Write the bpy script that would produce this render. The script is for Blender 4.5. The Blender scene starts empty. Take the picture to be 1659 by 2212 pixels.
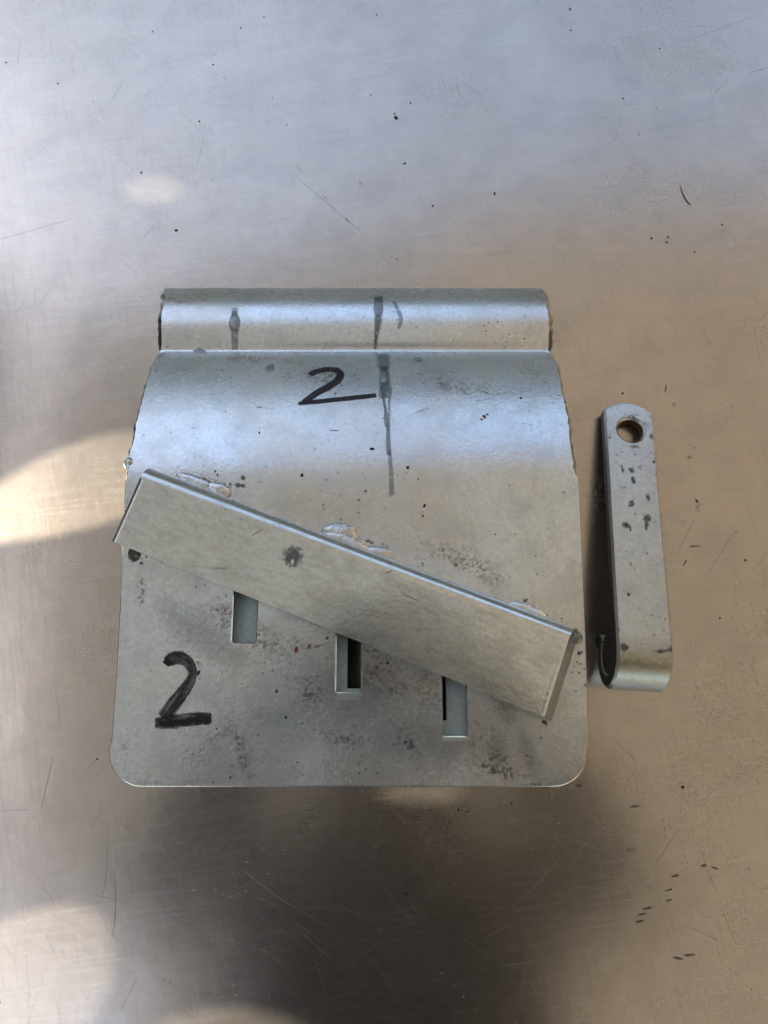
import bpy, bmesh, math, random
from mathutils import Vector, Matrix, noise
from mathutils.geometry import delaunay_2d_cdt
R = math.radians
random.seed(7)
S = bpy.context.scene
COL = S.collection

# ------------------------------------------------------------------ camera
F, CX, CY = 1600.0, 829.5, 1106.0          # focal length and centre, in units of a 1659 x 2212 picture
TILT, HC = R(12.4), 0.356                  # the phone is held 36 cm over the table, tipped forward
cam = bpy.data.cameras.new('camera'); co = bpy.data.objects.new('camera', cam); COL.objects.link(co)
cam.sensor_fit = 'VERTICAL'; cam.sensor_height = 36; cam.lens = 36 * F / 2212
cam.clip_start = 0.005; cam.clip_end = 200
co.location = (0, 0, HC); co.rotation_euler = (TILT, 0, 0)
S.camera = co

# ------------------------------------------------------------------ sky, sun, exposure
LD = Vector((-0.82, -0.02, 0.57)).normalized()        # towards the sun
EXPOSURE = 1.82
w = bpy.data.worlds.new('World'); S.world = w; w.use_nodes = True
nt = w.node_tree
sky = nt.nodes.new('ShaderNodeTexSky'); sky.sky_type = 'NISHITA'; sky.sun_disc = False
sky.sun_elevation = math.asin(LD.z); sky.sun_rotation = math.atan2(LD.x, LD.y)
sky.air_density = 1.0; sky.dust_density = 2.5; sky.ozone_density = .6
bg = nt.nodes['Background']; bg.inputs[1].default_value = 0.125
hs = nt.nodes.new('ShaderNodeHueSaturation'); hs.inputs['Saturation'].default_value = .80
nt.links.new(sky.outputs[0], hs.inputs['Color']); nt.links.new(hs.outputs[0], bg.inputs[0])
sl = bpy.data.lights.new('sun', 'SUN'); sl.energy = 5.0; sl.angle = R(0.5); sl.color = (1, .88, .68)
so = bpy.data.objects.new('sun', sl); COL.objects.link(so)
so.rotation_euler = LD.to_track_quat('Z', 'Y').to_euler(); so.location = LD * 3
vs = S.view_settings
vs.view_transform = 'Standard'; vs.look = 'None'; vs.exposure = EXPOSURE; vs.gamma = 1
S.cycles.max_bounces = 8; S.cycles.transparent_max_bounces = 16

# ------------------------------------------------------------------ geometry helpers
def at(px, py, z=0.0):
    """the point at height z seen at a picture position"""
    u = (px - CX) / F; v = (CY - py) / F
    t = (HC - z) / (math.cos(TILT) - v * math.sin(TILT))
    return Vector((u * t, (v * math.cos(TILT) + math.sin(TILT)) * t, z))

def link(name, me, mat=None, parent=None, kind=None):
    o = bpy.data.objects.new(name, me); COL.objects.link(o)
    if mat is not None: me.materials.append(mat)
    if parent is not None: o.parent = parent
    if kind: o['kind'] = kind
    return o

def tag(o, label, cat, group=None):
    o['label'] = label; o['category'] = cat
    if group: o['group'] = group
    return o

def empty(name, loc=(0, 0, 0)):
    o = bpy.data.objects.new(name, None); COL.objects.link(o); o.location = loc; return o

def smooth(me, ang=35):
    for p in me.polygons: p.use_smooth = True
    me.set_sharp_from_angle(angle=R(ang))

def mesh_py(name, v, f, uv=None):
    me = bpy.data.meshes.new(name); me.from_pydata([tuple(p) for p in v], [], f); me.update()
    if uv:
        l = me.uv_layers.new(name='UVMap')
        for lp in me.loops: l.data[lp.index].uv = uv[lp.vertex_index]
    return me

def inside(p, poly):
    x, y = p; c = False; n = len(poly)
    for i in range(n):
        x1, y1 = poly[i]; x2, y2 = poly[i - 1]
        if (y1 > y) != (y2 > y) and x < (x2 - x1) * (y - y1) / (y2 - y1) + x1: c = not c
    return c

def area(poly):
    return sum(poly[i - 1][0] * poly[i][1] - poly[i][0] * poly[i - 1][1] for i in range(len(poly))) / 2

def resample(poly, d, closed=True):
    out = []; n = len(poly)
    for i in range(n if closed else n - 1):
        a = Vector(poly[i]); b = Vector(poly[(i + 1) % n]); k = max(1, int(round((b - a).length / d)))
        out += [a.lerp(b, j / k) for j in range(k)]
    if not closed: out.append(Vector(poly[-1]))
    return out

def offs(loop, d):
    """shift every corner of a loop to its left by d (inwards for the outline, into the metal for a hole)"""
    out = []; n = len(loop)
    for i in range(n):
        a, b, c = loop[i - 1], loop[i], loop[(i + 1) % n]
        e1 = (b - a).normalized(); e2 = (c - b).normalized()
        m = Vector((-(e1.y + e2.y), e1.x + e2.x))
        m = m.normalized() if m.length > 1e-6 else Vector((-e1.y, e1.x))
        k = 1 / max(.5, m.dot(Vector((-e1.y, e1.x))))
        out.append(b + m * d * k)
    return out

def sheet(name, outline, holes, grid, pos, thick, rim=.0004, flare=None, ang=35):
    """a sheet of metal of real thickness: outline and holes in its own flat coordinates, bent by pos()"""
    loops = [resample(*outline)] if isinstance(outline, tuple) else [[Vector(p) for p in outline]]
    if area(loops[0]) < 0: loops[0].reverse()
    for h in holes:
        h = [Vector(p) for p in h]
        if area(h) > 0: h.reverse()
        loops.append(h)
    ins = [offs(l, rim) for l in loops]
    pts = []; edges = []
    for l in ins:
        b = len(pts); pts += l; edges += [(b + i, b + (i + 1) % len(l)) for i in range(len(l))]
    safe = offs(ins[0], rim * 1.5)
    hs = [offs(l, rim * 1.5) for l in ins[1:]]
    for g in grid:
        g = Vector(g)
        if inside(g, safe) and not any(inside(g, h) for h in hs): pts.append(g)
    nb = sum(len(l) for l in ins)
    ov, oe, of, orig, _, _ = delaunay_2d_cdt(pts, edges, [], 0, 1e-7)
    mp = {}
    for i, os_ in enumerate(orig):
        for k in os_: mp[k] = i
    tris = []
    for f in of:
        c = Vector((0, 0))
        for i in f: c += ov[i]
        c /= len(f)
        if inside(c, ins[0]) and not any(inside(c, h) for h in ins[1:]):
            if area([ov[i] for i in f]) < 0: f = list(reversed(f))
            tris.append(list(f))
    n = len(ov); V = []; top = []; bot = []
    for p in ov:
        q, nn = pos(p.x, p.y); V.append(q)
    F_ = [tuple(f) for f in tris]
    base_b = n
    inner = {}
    for i, p in enumerate(ov):
        q, nn = pos(p.x, p.y); V.append(q - nn * thick)
    F_ += [tuple(base_b + i for i in reversed(f)) for f in tris]
    k0 = 0
    for l, li in zip(loops, ins):
        m = len(l); r0 = len(V)
        for j, p in enumerate(l):
            q, nn = pos(p.x, p.y); V.append(q - nn * rim)
        for j, p in enumerate(l):
            d = flare(p.x, p.y) if flare else 0
            p2 = p
            if d:
                o = (p - li[j]).normalized(); p2 = p + o * d
            q, nn = pos(p2.x, p2.y); V.append(q - nn * (thick - rim))
        for j in range(m):
            a, b = mp[k0 + j], mp[k0 + (j + 1) % m]; j2 = (j + 1) % m
            F_.append((b, a, r0 + j, r0 + j2))
            F_.append((r0 + j2, r0 + j, r0 + m + j, r0 + m + j2))
            F_.append((r0 + m + j2, r0 + m + j, base_b + a, base_b + b))
        k0 += m
    me = mesh_py(name, V, F_)
    bm = bmesh.new(); bm.from_mesh(me); bmesh.ops.recalc_face_normals(bm, faces=bm.faces); bm.to_mesh(me); bm.free()
    smooth(me, ang); return me

def grid_pts(x0, x1, y0, y1, dx, ys=None, dy=None):
    ys = ys or [y0 + dy * i for i in range(int((y1 - y0) / dy) + 1)]
    nx = int((x1 - x0) / dx)
    return [(x0 + (x1 - x0) * i / nx, y) for y in ys for i in range(nx + 1)]

def arc(cx, cy, r, a0, a1, n):
    return [(cx + r * math.cos(R(a0 + (a1 - a0) * i / n)), cy + r * math.sin(R(a0 + (a1 - a0) * i / n))) for i in range(n + 1)]

# ------------------------------------------------------------------ material helpers
class M:
    def __init__(s, name, **kw):
        s.m = bpy.data.materials.new(name); s.m.use_nodes = True
        s.t = s.m.node_tree; s.b = s.t.nodes['Principled BSDF']
        for k, v in kw.items(): s.set(k, v)
        s.tc = s.t.nodes.new('ShaderNodeTexCoord')
    def set(s, k, v):
        k = k.replace('_', ' ').capitalize() if k not in ('IOR',) else k
        k = {'Base color': 'Base Color'}.get(k, k)
        if isinstance(v, bpy.types.NodeSocket): s.t.links.new(v, s.b.inputs[k])
        else: s.b.inputs[k].default_value = (*v, 1) if isinstance(v, tuple) and len(v) == 3 else v
    def n(s, typ, **kw):
        nd = s.t.nodes.new('ShaderNode' + typ)
        for k, v in kw.items(): setattr(nd, k, v)
        return nd
    def inp(s, nd, i, v):
        if isinstance(v, bpy.types.NodeSocket): s.t.links.new(v, nd.inputs[i])
        else: nd.inputs[i].default_value = v
    def map(s, scale=(1, 1, 1), rot=(0, 0, 0), src='Object'):
        r_ = s.n('Mapping'); s.t.links.new(s.tc.outputs[src], r_.inputs[0]); r_.inputs['Rotation'].default_value = tuple(-a for a in rot)
        nd = s.n('Mapping'); s.t.links.new(r_.outputs[0], nd.inputs[0]); nd.inputs['Scale'].default_value = scale
        return nd.outputs[0]
    def noise(s, sc, det=4, rough=.55, vec=None, dist=0):
        nd = s.n('TexNoise'); s.inp(nd, 'Vector', vec if vec is not None else s.tc.outputs['Object'])
        nd.inputs['Scale'].default_value = sc; nd.inputs['Detail'].default_value = det
        nd.inputs['Roughness'].default_value = rough; nd.inputs['Distortion'].default_value = dist
        return nd.outputs[0]
    def voro(s, sc, vec=None, rnd=1.0):
        nd = s.n('TexVoronoi'); s.inp(nd, 'Vector', vec if vec is not None else s.tc.outputs['Object'])
        nd.inputs['Scale'].default_value = sc; nd.inputs['Randomness'].default_value = rnd
        return nd.outputs[0]
    def rng(s, x, a, b, c=0., d=1.):
        nd = s.n('MapRange'); s.inp(nd, 0, x)
        for i, v in zip((1, 2, 3, 4), (a, b, c, d)): nd.inputs[i].default_value = v
        return nd.outputs[0]
    def math(s, op, a, b=0.):
        nd = s.n('Math', operation=op); s.inp(nd, 0, a); s.inp(nd, 1, b); return nd.outputs[0]
    def mix(s, f, a, b):
        nd = s.n('Mix', data_type='RGBA'); s.inp(nd, 0, f)
        for i, v in ((6, a), (7, b)): s.inp(nd, i, (*v, 1) if isinstance(v, tuple) and len(v) == 3 else v)
        return nd.outputs[2]
    def bump(s, h, dist, strength=1., prev=None):
        nd = s.n('Bump'); s.inp(nd, 'Height', h); nd.inputs['Distance'].default_value = dist
        nd.inputs['Strength'].default_value = strength
        if prev is not None: s.t.links.new(prev, nd.inputs['Normal'])
        return nd.outputs[0]
    def alpha(s, f):
        s.set('alpha', f)

# old stainless table top: brushed, rubbed, smudged
m = M('stainless_table', metallic=.945)
big = m.noise(9, 5, .6); fine = m.noise(260, 3); brush = m.noise(1, 2, .5, m.map((30, 800, 60), (0, 0, R(7))))
brush2 = m.noise(1, 2, .5, m.map((700, 40, 60), (0, 0, R(12)))); blot = m.noise(42, 3, .55); scuff = m.noise(1, 4, .6, m.map((50, 420, 60), (0, 0, R(-38))))
c = m.mix(m.rng(big, .35, .7), (.67, .595, .515), (.58, .51, .435))
c = m.mix(m.rng(blot, .45, .85, 0, .45), c, (.44, .415, .385))
c = m.mix(m.rng(m.noise(60, 3, .55, m.map((.4, 1, 1), (0, 0, R(24)))), .50, .80, 0, .30), c, (.40, .38, .35))
c = m.mix(m.rng(brush, .5, .75, 0, .30), c, (.72, .71, .69))
c = m.mix(m.rng(brush2, .52, .78, 0, .25), c, (.40, .39, .38))
c = m.mix(m.rng(scuff, .50, .78, 0, .22), c, (.74, .73, .71))
m.set('base_color', c)
r = m.math('ADD', m.rng(big, .3, .75, .22, .29), m.math('ADD', m.math('MULTIPLY', m.math('SUBTRACT', fine, .5), .03), m.math('MULTIPLY', m.math('SUBTRACT', m.math('ADD', brush, brush2), 1.0), .05)))
m.set('roughness', r)
b = m.bump(brush, .00002, .6); b = m.bump(brush2, .00002, .5, b); b = m.bump(m.noise(26, 3), .0006, .35, b)
m.set('normal', b)
tg = m.n('Tangent', direction_type='UV_MAP'); tg.uv_map = 'UVMap'
m.set('anisotropic', .32); m.b.inputs['Anisotropic Rotation'].default_value = .25; m.t.links.new(tg.outputs[0], m.b.inputs['Tangent'])      # grain runs across the table
TABLE = m.m

def galv(name, col_a, col_b, stain, rough, grain, sc=900, metal=.86, spot=.0, streak=None):
    m = M(name, metallic=metal)
    big = m.noise(22, 3, .55); med = m.noise(90, 3, .55); gr = m.noise(sc, 2, .5)
    c = m.mix(m.rng(big, .36, .66), col_a, col_b)
    c = m.mix(m.rng(m.noise(14, 3, .55, None, .4), .46, .72, 0, .65), c, stain)
    c = m.mix(m.rng(med, .48, .72, 0, .55), c, tuple(x * .7 for x in col_a))
    c = m.mix(m.rng(gr, .35, .68, 0, .45), c, tuple(x * .7 for x in col_b))
    sp = m.math('MULTIPLY', m.rng(m.voro(300), .10, .20, 1, 0), m.rng(m.noise(30, 4), .50, .66))
    c = m.mix(m.math('MULTIPLY', sp, .8), c, (.03, .028, .026))
    if streak is not None:                        # rolled skin: pale zinc rubbed off in short dashes
        st = m.noise(1, 4, .6, m.map((150, 480, 200), (0, 0, streak)))
        c = m.mix(m.rng(st, .44, .62, 0, .42), c, tuple(x * .74 for x in stain))
        c = m.mix(m.rng(m.noise(1, 3, .6, m.map((200, 700, 300), (0, 0, streak))), .54, .68, 0, .55), c, (.74, .80, .78))
    if spot:
        c = m.mix(m.rng(m.noise(330, 3, .6), .66 - spot, .72 - spot, 0, .7), c, (.14, .14, .16))
    m.set('base_color', c)
    m.set('roughness', m.math('ADD', m.rng(big, .3, .7, rough - .03, rough + .05), m.math('MULTIPLY', m.math('SUBTRACT', med, .5), .18)))
    b = m.bump(gr, grain, .9); b = m.bump(m.noise(320, 2), grain * 1.5, .28, b)
    m.set('normal', b)
    return m
PLATE = galv('galvanized_plate', (.82, .90, .96), (.83, .85, .83), (.66, .58, .48), .26, .00006, 620).m
BACK = galv('galvanized_back_plate', (.60, .75, .80), (.54, .67, .72), (.56, .62, .58), .40, .00003, 500, metal=.25).m
mb = galv('zinc_cross_bar', (.86, .91, .90), (.83, .85, .80), (.72, .70, .63), .22, .00003, 600, streak=R(-21), metal=.92)
BAR = mb.m
mh = galv('zinc_hook_bar', (.70, .76, .775), (.66, .69, .68), (.56, .55, .51), .33, .00004, 600, spot=.012)
lin = mh.noise(1, 2, .5, mh.map((900, 20, 20)))
mh.t.links.new(mh.bump(lin, .00007, .8, mh.b.inputs['Normal'].links[0].from_socket), mh.b.inputs['Normal'])
HOOK = mh.m
EDGE = galv('torch_cut_edge', (.30, .33, .32), (.22, .24, .23), (.26, .22, .17), .30, .0002, 500, metal=.95).m
WELD = galv('weld_metal', (.88, .92, .95), (.76, .79, .81), (.58, .58, .57), .30, .00003, 700, metal=.95).m
BALL = M('spatter_metal', metallic=1.0, base_color=(.26, .25, .24), roughness=.25).m
GRIT = M('dark_grit', base_color=(.02, .016, .012), roughness=.8).m
RUSTG = M('rust_grit', base_color=(.20, .07, .025), roughness=.8).m
SCR = M('scratch_bright', metallic=1.0, base_color=(.70, .69, .67), roughness=.22).m
SCD = M('scratch_dark', metallic=1.0, base_color=(.20, .19, .18), roughness=.4).m

def decal_mat(name, col, dens, soft=.35, grain=1200, gmin=.35, gmax=.6, stretch=0, smin=.15, rough=.6, metal=0., blot=0, rnd=False):
    """ink, dirt or a painted reflection on the metal: patchy, feathered towards its borders"""
    m = M(name, base_color=col, roughness=rough, metallic=metal)
    sx = m.n('SeparateXYZ'); m.t.links.new(m.tc.outputs['UV'], sx.inputs[0])
    v = m.math('ABSOLUTE', m.math('SUBTRACT', sx.outputs[1], .5))
    u = m.math('ABSOLUTE', m.math('SUBTRACT', sx.outputs[0], .5))
    wob = m.math('MULTIPLY', m.math('SUBTRACT', m.noise(650 if rnd else 300, 4, .65), .5), .62 if rnd else .34)
    e = m.math('MULTIPLY', m.rng(m.math('ADD', v, m.math('MULTIPLY', wob, .6)), .5 - max(.12, soft * .5), .46, 1, 0), m.rng(m.math('ADD', u, m.math('MULTIPLY', wob, .2)), .5 - max(.03, soft * .1), .495, 1, 0))
    if rnd:
        e = m.rng(m.math('ADD', m.math('SQRT', m.math('ADD', m.math('MULTIPLY', u, u), m.math('MULTIPLY', v, v))), m.math('MULTIPLY', wob, 1.2)), .5 - soft * .42, .47, 1, 0)
    g = m.rng(m.noise(grain, 2, .6), gmin, gmax)
    a = m.math('MULTIPLY', e, g)
    if stretch:
        st = m.noise(1, 3, .6, m.map((3, stretch, 1), (0, 0, 0), 'UV'))
        a = m.math('MULTIPLY', a, m.rng(st, .33, .60, smin, 1))
    if blot: a = m.math('MULTIPLY', a, m.rng(m.noise(blot, 4, .6), .35, .6))
    m.alpha(m.math('MULTIPLY', a, dens))
    return m.m
INK = decal_mat('black_marker_ink', (.006, .006, .008), .99, .14, 750, .08, .34, 9, .72)
INK2 = decal_mat('smudged_marker_ink', (.006, .006, .009), .98, .30, 800, .12, .42, 10, .45)
INKD = decal_mat('wet_marker_ink', (.003, .003, .004), 1.0, .25, 900, .05, .3)
DRIP = decal_mat('dried_drip_stain', (.17, .19, .205), .72, .55, 500, .1, .5, 0, .15, .30, .8)
DRIPL = decal_mat('pale_drip_stain', (.30, .34, .36), .6, .5, 500, .1, .5, 0, .15, .30, .8)
DRIPR = decal_mat('pale_round_stain', (.30, .34, .36), .6, .7, 500, .1, .5, 0, .15, .35, .7, rnd=True)
DIRT = decal_mat('brown_dirt', (.13, .09, .06), .62, .95, 700, .42, .64, 0, .15, .8, 0, 160, rnd=True)
SOOT = decal_mat('black_soot', (.03, .03, .032), .70, .95, 750, .46, .64, 0, .15, .8, 0, 120, rnd=True)
GREY_PATCH = decal_mat('grey_smear_patch', (.14, .14, .135), .24, .95, 300, .05, .45, 0, .15, .5, .5, rnd=True)  # soft grey patches, the broadest around the lower slots
RUST = decal_mat('rusty_stain', (.10, .06, .03), .85, .9, 900, .40, .60, 0, .15, .8, 0, 220, rnd=True)
ZSPOT = decal_mat('dark_zinc_spot', (.12, .125, .145), .85, .7, 700, .15, .5, 0, .15, .4, .6, rnd=True)
GOLD_REFLECTION = decal_mat('painted_gold_reflection', (.55, .48, .27), .55, .9, 700, .1, .5, 0, .15, .30, 1.0)  # yellow decal painted for the golden reflection on the curl

# ------------------------------------------------------------------ the bent plate's profile
ZP = 0.046                                   # flat top of the bracket above the table
TH = 0.003
def phi(py):                                  # how far the sheet tips away from the camera
    k = [(1085, 0), (1045, 5), (1000, 11), (940, 15.5), (880, 20), (800, 26.5), (775, 29), (762, 29), (757, 10),
         (752, -20), (744, -22), (725, -12), (700, 1), (680, 9), (655, 20), (638, 31), (628, 38), (621, 42)]
    if py >= k[0][0]: return 0
    for (a, fa), (b, fb) in zip(k, k[1:]):
        if a >= py >= b: return R(fa + (fb - fa) * (a - py) / (a - b))
    return R(42)
PROF = []                                     # (picture y, world y, z)
z = ZP; py = 1085.0; y = at(CX, py, z).y
PROF.append((py, y, z))
while py > 621:
    py -= .5
    A_ = at(CX, py, 0).y / HC; T_ = math.tan(phi(py + .25))
    yn = A_ * (HC - z - T_ * y) / (1 - A_ * T_); z -= T_ * (yn - y); y = yn
    PROF.append((py, y, z))
Y_BEND = PROF[0][1]; Y_END = PROF[-1][1]
def zprof(yw):
    if yw <= Y_BEND: return ZP
    if yw >= Y_END:
        (_, a, za), (_, b, zb) = PROF[-6], PROF[-1]
        return zb + (yw - b) * (zb - za) / (b - a)
    lo, hi = 0, len(PROF) - 1
    while hi - lo > 1:
        mid = (lo + hi) // 2
        if PROF[mid][1] <= yw: lo = mid
        else: hi = mid
    (_, a, za), (_, b, zb) = PROF[lo], PROF[hi]
    return za + (zb - za) * (yw - a) / (b - a)
def plate_pos(x, yw):
    e = .0004
    s = (zprof(yw + e) - zprof(yw - e)) / (2 * e)
    return Vector((x, yw, zprof(yw))), Vector((0, -s, 1)).normalized()
def onplate(px, py):
    """flat coordinates of the plate point seen at a picture position"""
    if py >= 1085: p = at(px, py, ZP); return Vector((p.x, p.y))
    i = min(len(PROF) - 1, int(round((1085 - py) * 2))); _, yw, z = PROF[i]
    p = at(px, py, z); return Vector((p.x, yw))

# ------------------------------------------------------------------ decals, scratches, beads
def ribbon(name, pts, widths, pos, mat, parent, lift=.00006, step=.0008, nv=4, kind=None, clip=None):
    """a flat mark that follows the surface; u runs along it and v across"""
    P = [Vector(p) for p in pts]
    Q = []; W = []
    n = len(P)
    for i in range(n - 1):
        p0 = P[max(i - 1, 0)]; p1 = P[i]; p2 = P[i + 1]; p3 = P[min(i + 2, n - 1)]
        k = max(2, int((p2 - p1).length / step))
        for j in range(k):
            t = j / k
            Q.append(.5 * ((2 * p1) + (p2 - p0) * t + (2 * p0 - 5 * p1 + 4 * p2 - p3) * t * t + (3 * p1 - p0 - 3 * p2 + p3) * t ** 3))
            W.append(widths[i] * (1 - t) + widths[i + 1] * t)
    Q.append(P[-1]); W.append(widths[-1])
    v = []; f = []; uv = []; flat_ = []
    L = len(Q)
    for i, q in enumerate(Q):
        d = (Q[min(i + 1, L - 1)] - Q[max(i - 1, 0)]).normalized(); s = Vector((-d.y, d.x))
        for j in range(nv + 1):
            a = q + s * W[i] * (j / nv - .5)
            flat_.append(a.copy()); p, nn = pos(a.x, a.y); v.append(p + nn * lift); uv.append((i / (L - 1), j / nv))
    for i in range(L - 1):
        for j in range(nv):
            a = i * (nv + 1) + j
            if clip and not all(clip(flat_[k]) for k in (a, a + nv + 1, a + nv + 2, a + 1)): continue
            f.append((a, a + nv + 1, a + nv + 2, a + 1))
    # faces wound so that they look up
    me = mesh_py(name, v, f, uv)
    bm = bmesh.new(); bm.from_mesh(me); bmesh.ops.recalc_face_normals(bm, faces=bm.faces)
    if sum(x.normal.z for x in bm.faces) < 0: bmesh.ops.reverse_faces(bm, faces=bm.faces)
    bm.to_mesh(me); bm.free()
    for p in me.polygons: p.use_smooth = True
    return link(name, me, mat, parent, kind)

class Bits:
    """many small solid bits joined in one mesh"""
    def __init__(s): s.v = []; s.f = []
    def crumb(s, c, r, flat=.5, n=(0, 0, 1), stretch=1., ang=0.):
        n = Vector(n); t = n.orthogonal().normalized(); b = n.cross(t)
        k = random.randint(5, 7); o = len(s.v)
        ca, sa = math.cos(ang), math.sin(ang)
        rr = [r * random.uniform(.65, 1.2) for _ in range(k)]
        for lev, sc in ((0, 1), (.6, .85)):
            for i in range(k):
                a = 2 * math.pi * i / k; X = rr[i] * sc * math.cos(a) * stretch; Y = rr[i] * sc * math.sin(a)
                s.v.append(c + t * (X * ca - Y * sa) + b * (X * sa + Y * ca) + n * r * flat * lev)
        s.v.append(c + n * r * flat)
        for i in range(k):
            j = (i + 1) % k
            s.f.append((o + i, o + j, o + k + j, o + k + i)); s.f.append((o + k + i, o + k + j, o + 2 * k))
    def scratch(s, pts, wdt, h):
        """a raised burr along a scratch, round in section"""
        o = len(s.v); L = len(pts)
        for i, q in enumerate(pts):
            d = (pts[min(i + 1, L - 1)] - pts[max(i - 1, 0)]).normalized(); n = Vector((-d.y, d.x, 0))
            k = min(1, i / 1.5 + .15, (L - 1 - i) / 1.5 + .15)
            s.v += [q - n * wdt * k, q + Vector((0, 0, h * k)), q + n * wdt * k]
        for i in range(L - 1):
            a = o + i * 3
            s.f += [(a, a + 1, a + 4, a + 3), (a + 1, a + 2, a + 5, a + 4)]
    def obj(s, name, mat, parent, kind='stuff', up=True):
        me = mesh_py(name, s.v, s.f)
        bm = bmesh.new(); bm.from_mesh(me); bmesh.ops.recalc_face_normals(bm, faces=bm.faces)
        if up:
            fl = [x for x in bm.faces if x.normal.z < -.05]
            bmesh.ops.reverse_faces(bm, faces=fl)
        bm.to_mesh(me); bm.free()
        for p in me.polygons: p.use_smooth = True
        return link(name, me, mat, parent, kind)

def bead(name, pts, radii, mat, parent, height=.55, ripple=.0011, lean=None):
    """weld bead: overlapping ripples along a line"""
    P = [Vector(p) for p in pts]; Q = []; W = []
    for i in range(len(P) - 1):
        k = max(2, int((P[i + 1] - P[i]).length / .00035))
        for j in range(k):
            t = j / k; Q.append(P[i].lerp(P[i + 1], t)); W.append(radii[i] + (radii[i + 1] - radii[i]) * t)
    v = []; f = []; m = 14; L = len(Q); s_ = 0
    for i, q in enumerate(Q):
        d = (Q[min(i + 1, L - 1)] - Q[max(i - 1, 0)]).normalized()
        up = Vector((0, 0, 1)); sd = d.cross(up).normalized()
        end = min(1, (min(i, L - 1 - i) * .00035 / W[i])); cap = math.sqrt(max(0, 1 - (1 - end) ** 2))
        saw = ((i * .00035) / ripple) % 1.0
        rr = W[i] * (.90 + .10 * (1 - saw)) * max(cap, .05)
        for j in range(m + 1):
            a = math.pi * j / m
            nz = noise.noise(q * 900 + Vector((j * .35, 0, 0))) * .05
            bow = d * (-W[i] * .45 * math.sin(a) ** 1)     # ripples bow along the travel
            v.append(q + sd * math.cos(a) * rr * (1 + nz) + up * math.sin(a) * rr * height * (1 + nz) + bow)
    for i in range(L - 1):
        for j in range(m):
            a = i * (m + 1) + j; f.append((a, a + 1, a + m + 2, a + m + 1))
    me = mesh_py(name, v, f)
    bm = bmesh.new(); bm.from_mesh(me); bmesh.ops.recalc_face_normals(bm, faces=bm.faces)
    if sum(x.normal.z for x in bm.faces) < 0: bmesh.ops.reverse_faces(bm, faces=bm.faces)
    bm.to_mesh(me); bm.free(); smooth(me, 60)
    return link(name, me, mat, parent)

def ball(name, c, r, mat, parent, squash=(1, 1, 1)):
    bm = bmesh.new(); bmesh.ops.create_icosphere(bm, subdivisions=3, radius=r)
    for q in bm.verts:
        k = 1 + .06 * noise.noise(q.co * (1.3 / r) + c * 700)
        q.co = Vector((q.co.x * squash[0], q.co.y * squash[1], q.co.z * squash[2])) * k
    me = bpy.data.meshes.new(name); bm.to_mesh(me); bm.free(); smooth(me, 60)
    o = link(name, me, mat, parent); o.location = c; return o

# ================================================================== the setting
ground = mesh_py('ground', [(-30, -30, -.86), (30, -30, -.86), (30, 30, -.86), (-30, 30, -.86)], [(0, 1, 2, 3)])
gm = M('paving_ground', roughness=.9); gm.set('base_color', gm.mix(gm.noise(2, 6), (.17, .15, .13), (.26, .24, .21)))
link('ground', ground, gm.m, kind='structure')

table = empty('metal_table', (0, 0, 0))
tag(table, 'scratched stainless steel table under the bracket and the hooked bar', 'table')
X0, X1, Y0, Y1, RT = -.62, .66, -.32, .78, .004
prof = [(0, -.04)] + [(RT - RT * math.cos(R(a)), -RT + RT * math.sin(R(a))) for a in (0, 30, 60, 90)]
v = []; f = []
ring = []
for ins_, zz in prof:
    ring.append(len(v))
    v += [(X0 + ins_, Y0 + ins_, zz), (X1 - ins_, Y0 + ins_, zz), (X1 - ins_, Y1 - ins_, zz), (X0 + ins_, Y1 - ins_, zz)]
for a, b in zip(ring, ring[1:]):
    for i in range(4): f.append((a + i, a + (i + 1) % 4, b + (i + 1) % 4, b + i))
f.append(tuple(ring[-1] + i for i in range(4))); f.append(tuple(ring[0] + 3 - i for i in range(4)))
me = mesh_py('tabletop', v, f, [(p[0], p[1]) for p in v]); smooth(me, 40); link('tabletop', me, TABLE, table)
for sx in (X0 + .05, X1 - .05):
    for sy in (Y0 + .05, Y1 - .05):
        bm = bmesh.new(); bmesh.ops.create_cone(bm, cap_ends=True, segments=20, radius1=.02, radius2=.02, depth=.815)
        me = bpy.data.meshes.new('leg'); bm.to_mesh(me); bm.free(); smooth(me)
        o = link('leg', me, TABLE, table); o.location = (sx, sy, -.4475)

# scratches and burrs: fine relief of the table sheet
bright, dark = Bits(), Bits()
def scr(bits, px, py, ang, ln, wd, bend=0.):
    c = at(px, py); pts = []
    k = max(3, int(ln / .004) + 2)
    for i in range(k):
        t = i / (k - 1) - .5
        a = ang + bend * t
        pts.append(c + Vector((math.cos(a) * ln * t, math.sin(a) * ln * t + bend * ln * (t * t) * .5, .00002)))
    bits.scratch(pts, wd, wd * .21)
for i in range(2600):
    px, py = random.uniform(-100, 1760), random.uniform(-120, 2330)
    a = random.choice([R(100), R(108), R(12), R(-20), R(35), R(160), R(80)]) + random.gauss(0, .28)
    scr(bright, px, py, a, random.uniform(.004, .022) * random.choice((1, 1, 2)), random.uniform(.00002, .00005), random.gauss(0, .08))
for i in range(400):      # the clustered rubbing marks: right edge, lower middle, left
    cx, cy, sx, sy, aa = random.choice([(1560, 420, 110, 190, R(-14)), (1180, 1960, 220, 130, R(-5)), (650, 1990, 170, 120, R(-33)), (1600, 700, 80, 300, R(-8)), (1500, 1000, 150, 300, R(5)), (100, 800, 120, 260, R(12)), (90, 1060, 160, 110, R(107)), (100, 2080, 120, 90, R(66)), (170, 300, 190, 240, R(-52))])
    scr(bright, random.gauss(cx, sx), random.gauss(cy, sy), aa + random.gauss(0, .16), random.uniform(.006, .022), random.uniform(.000015, .000042), random.gauss(0, .1))
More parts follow.
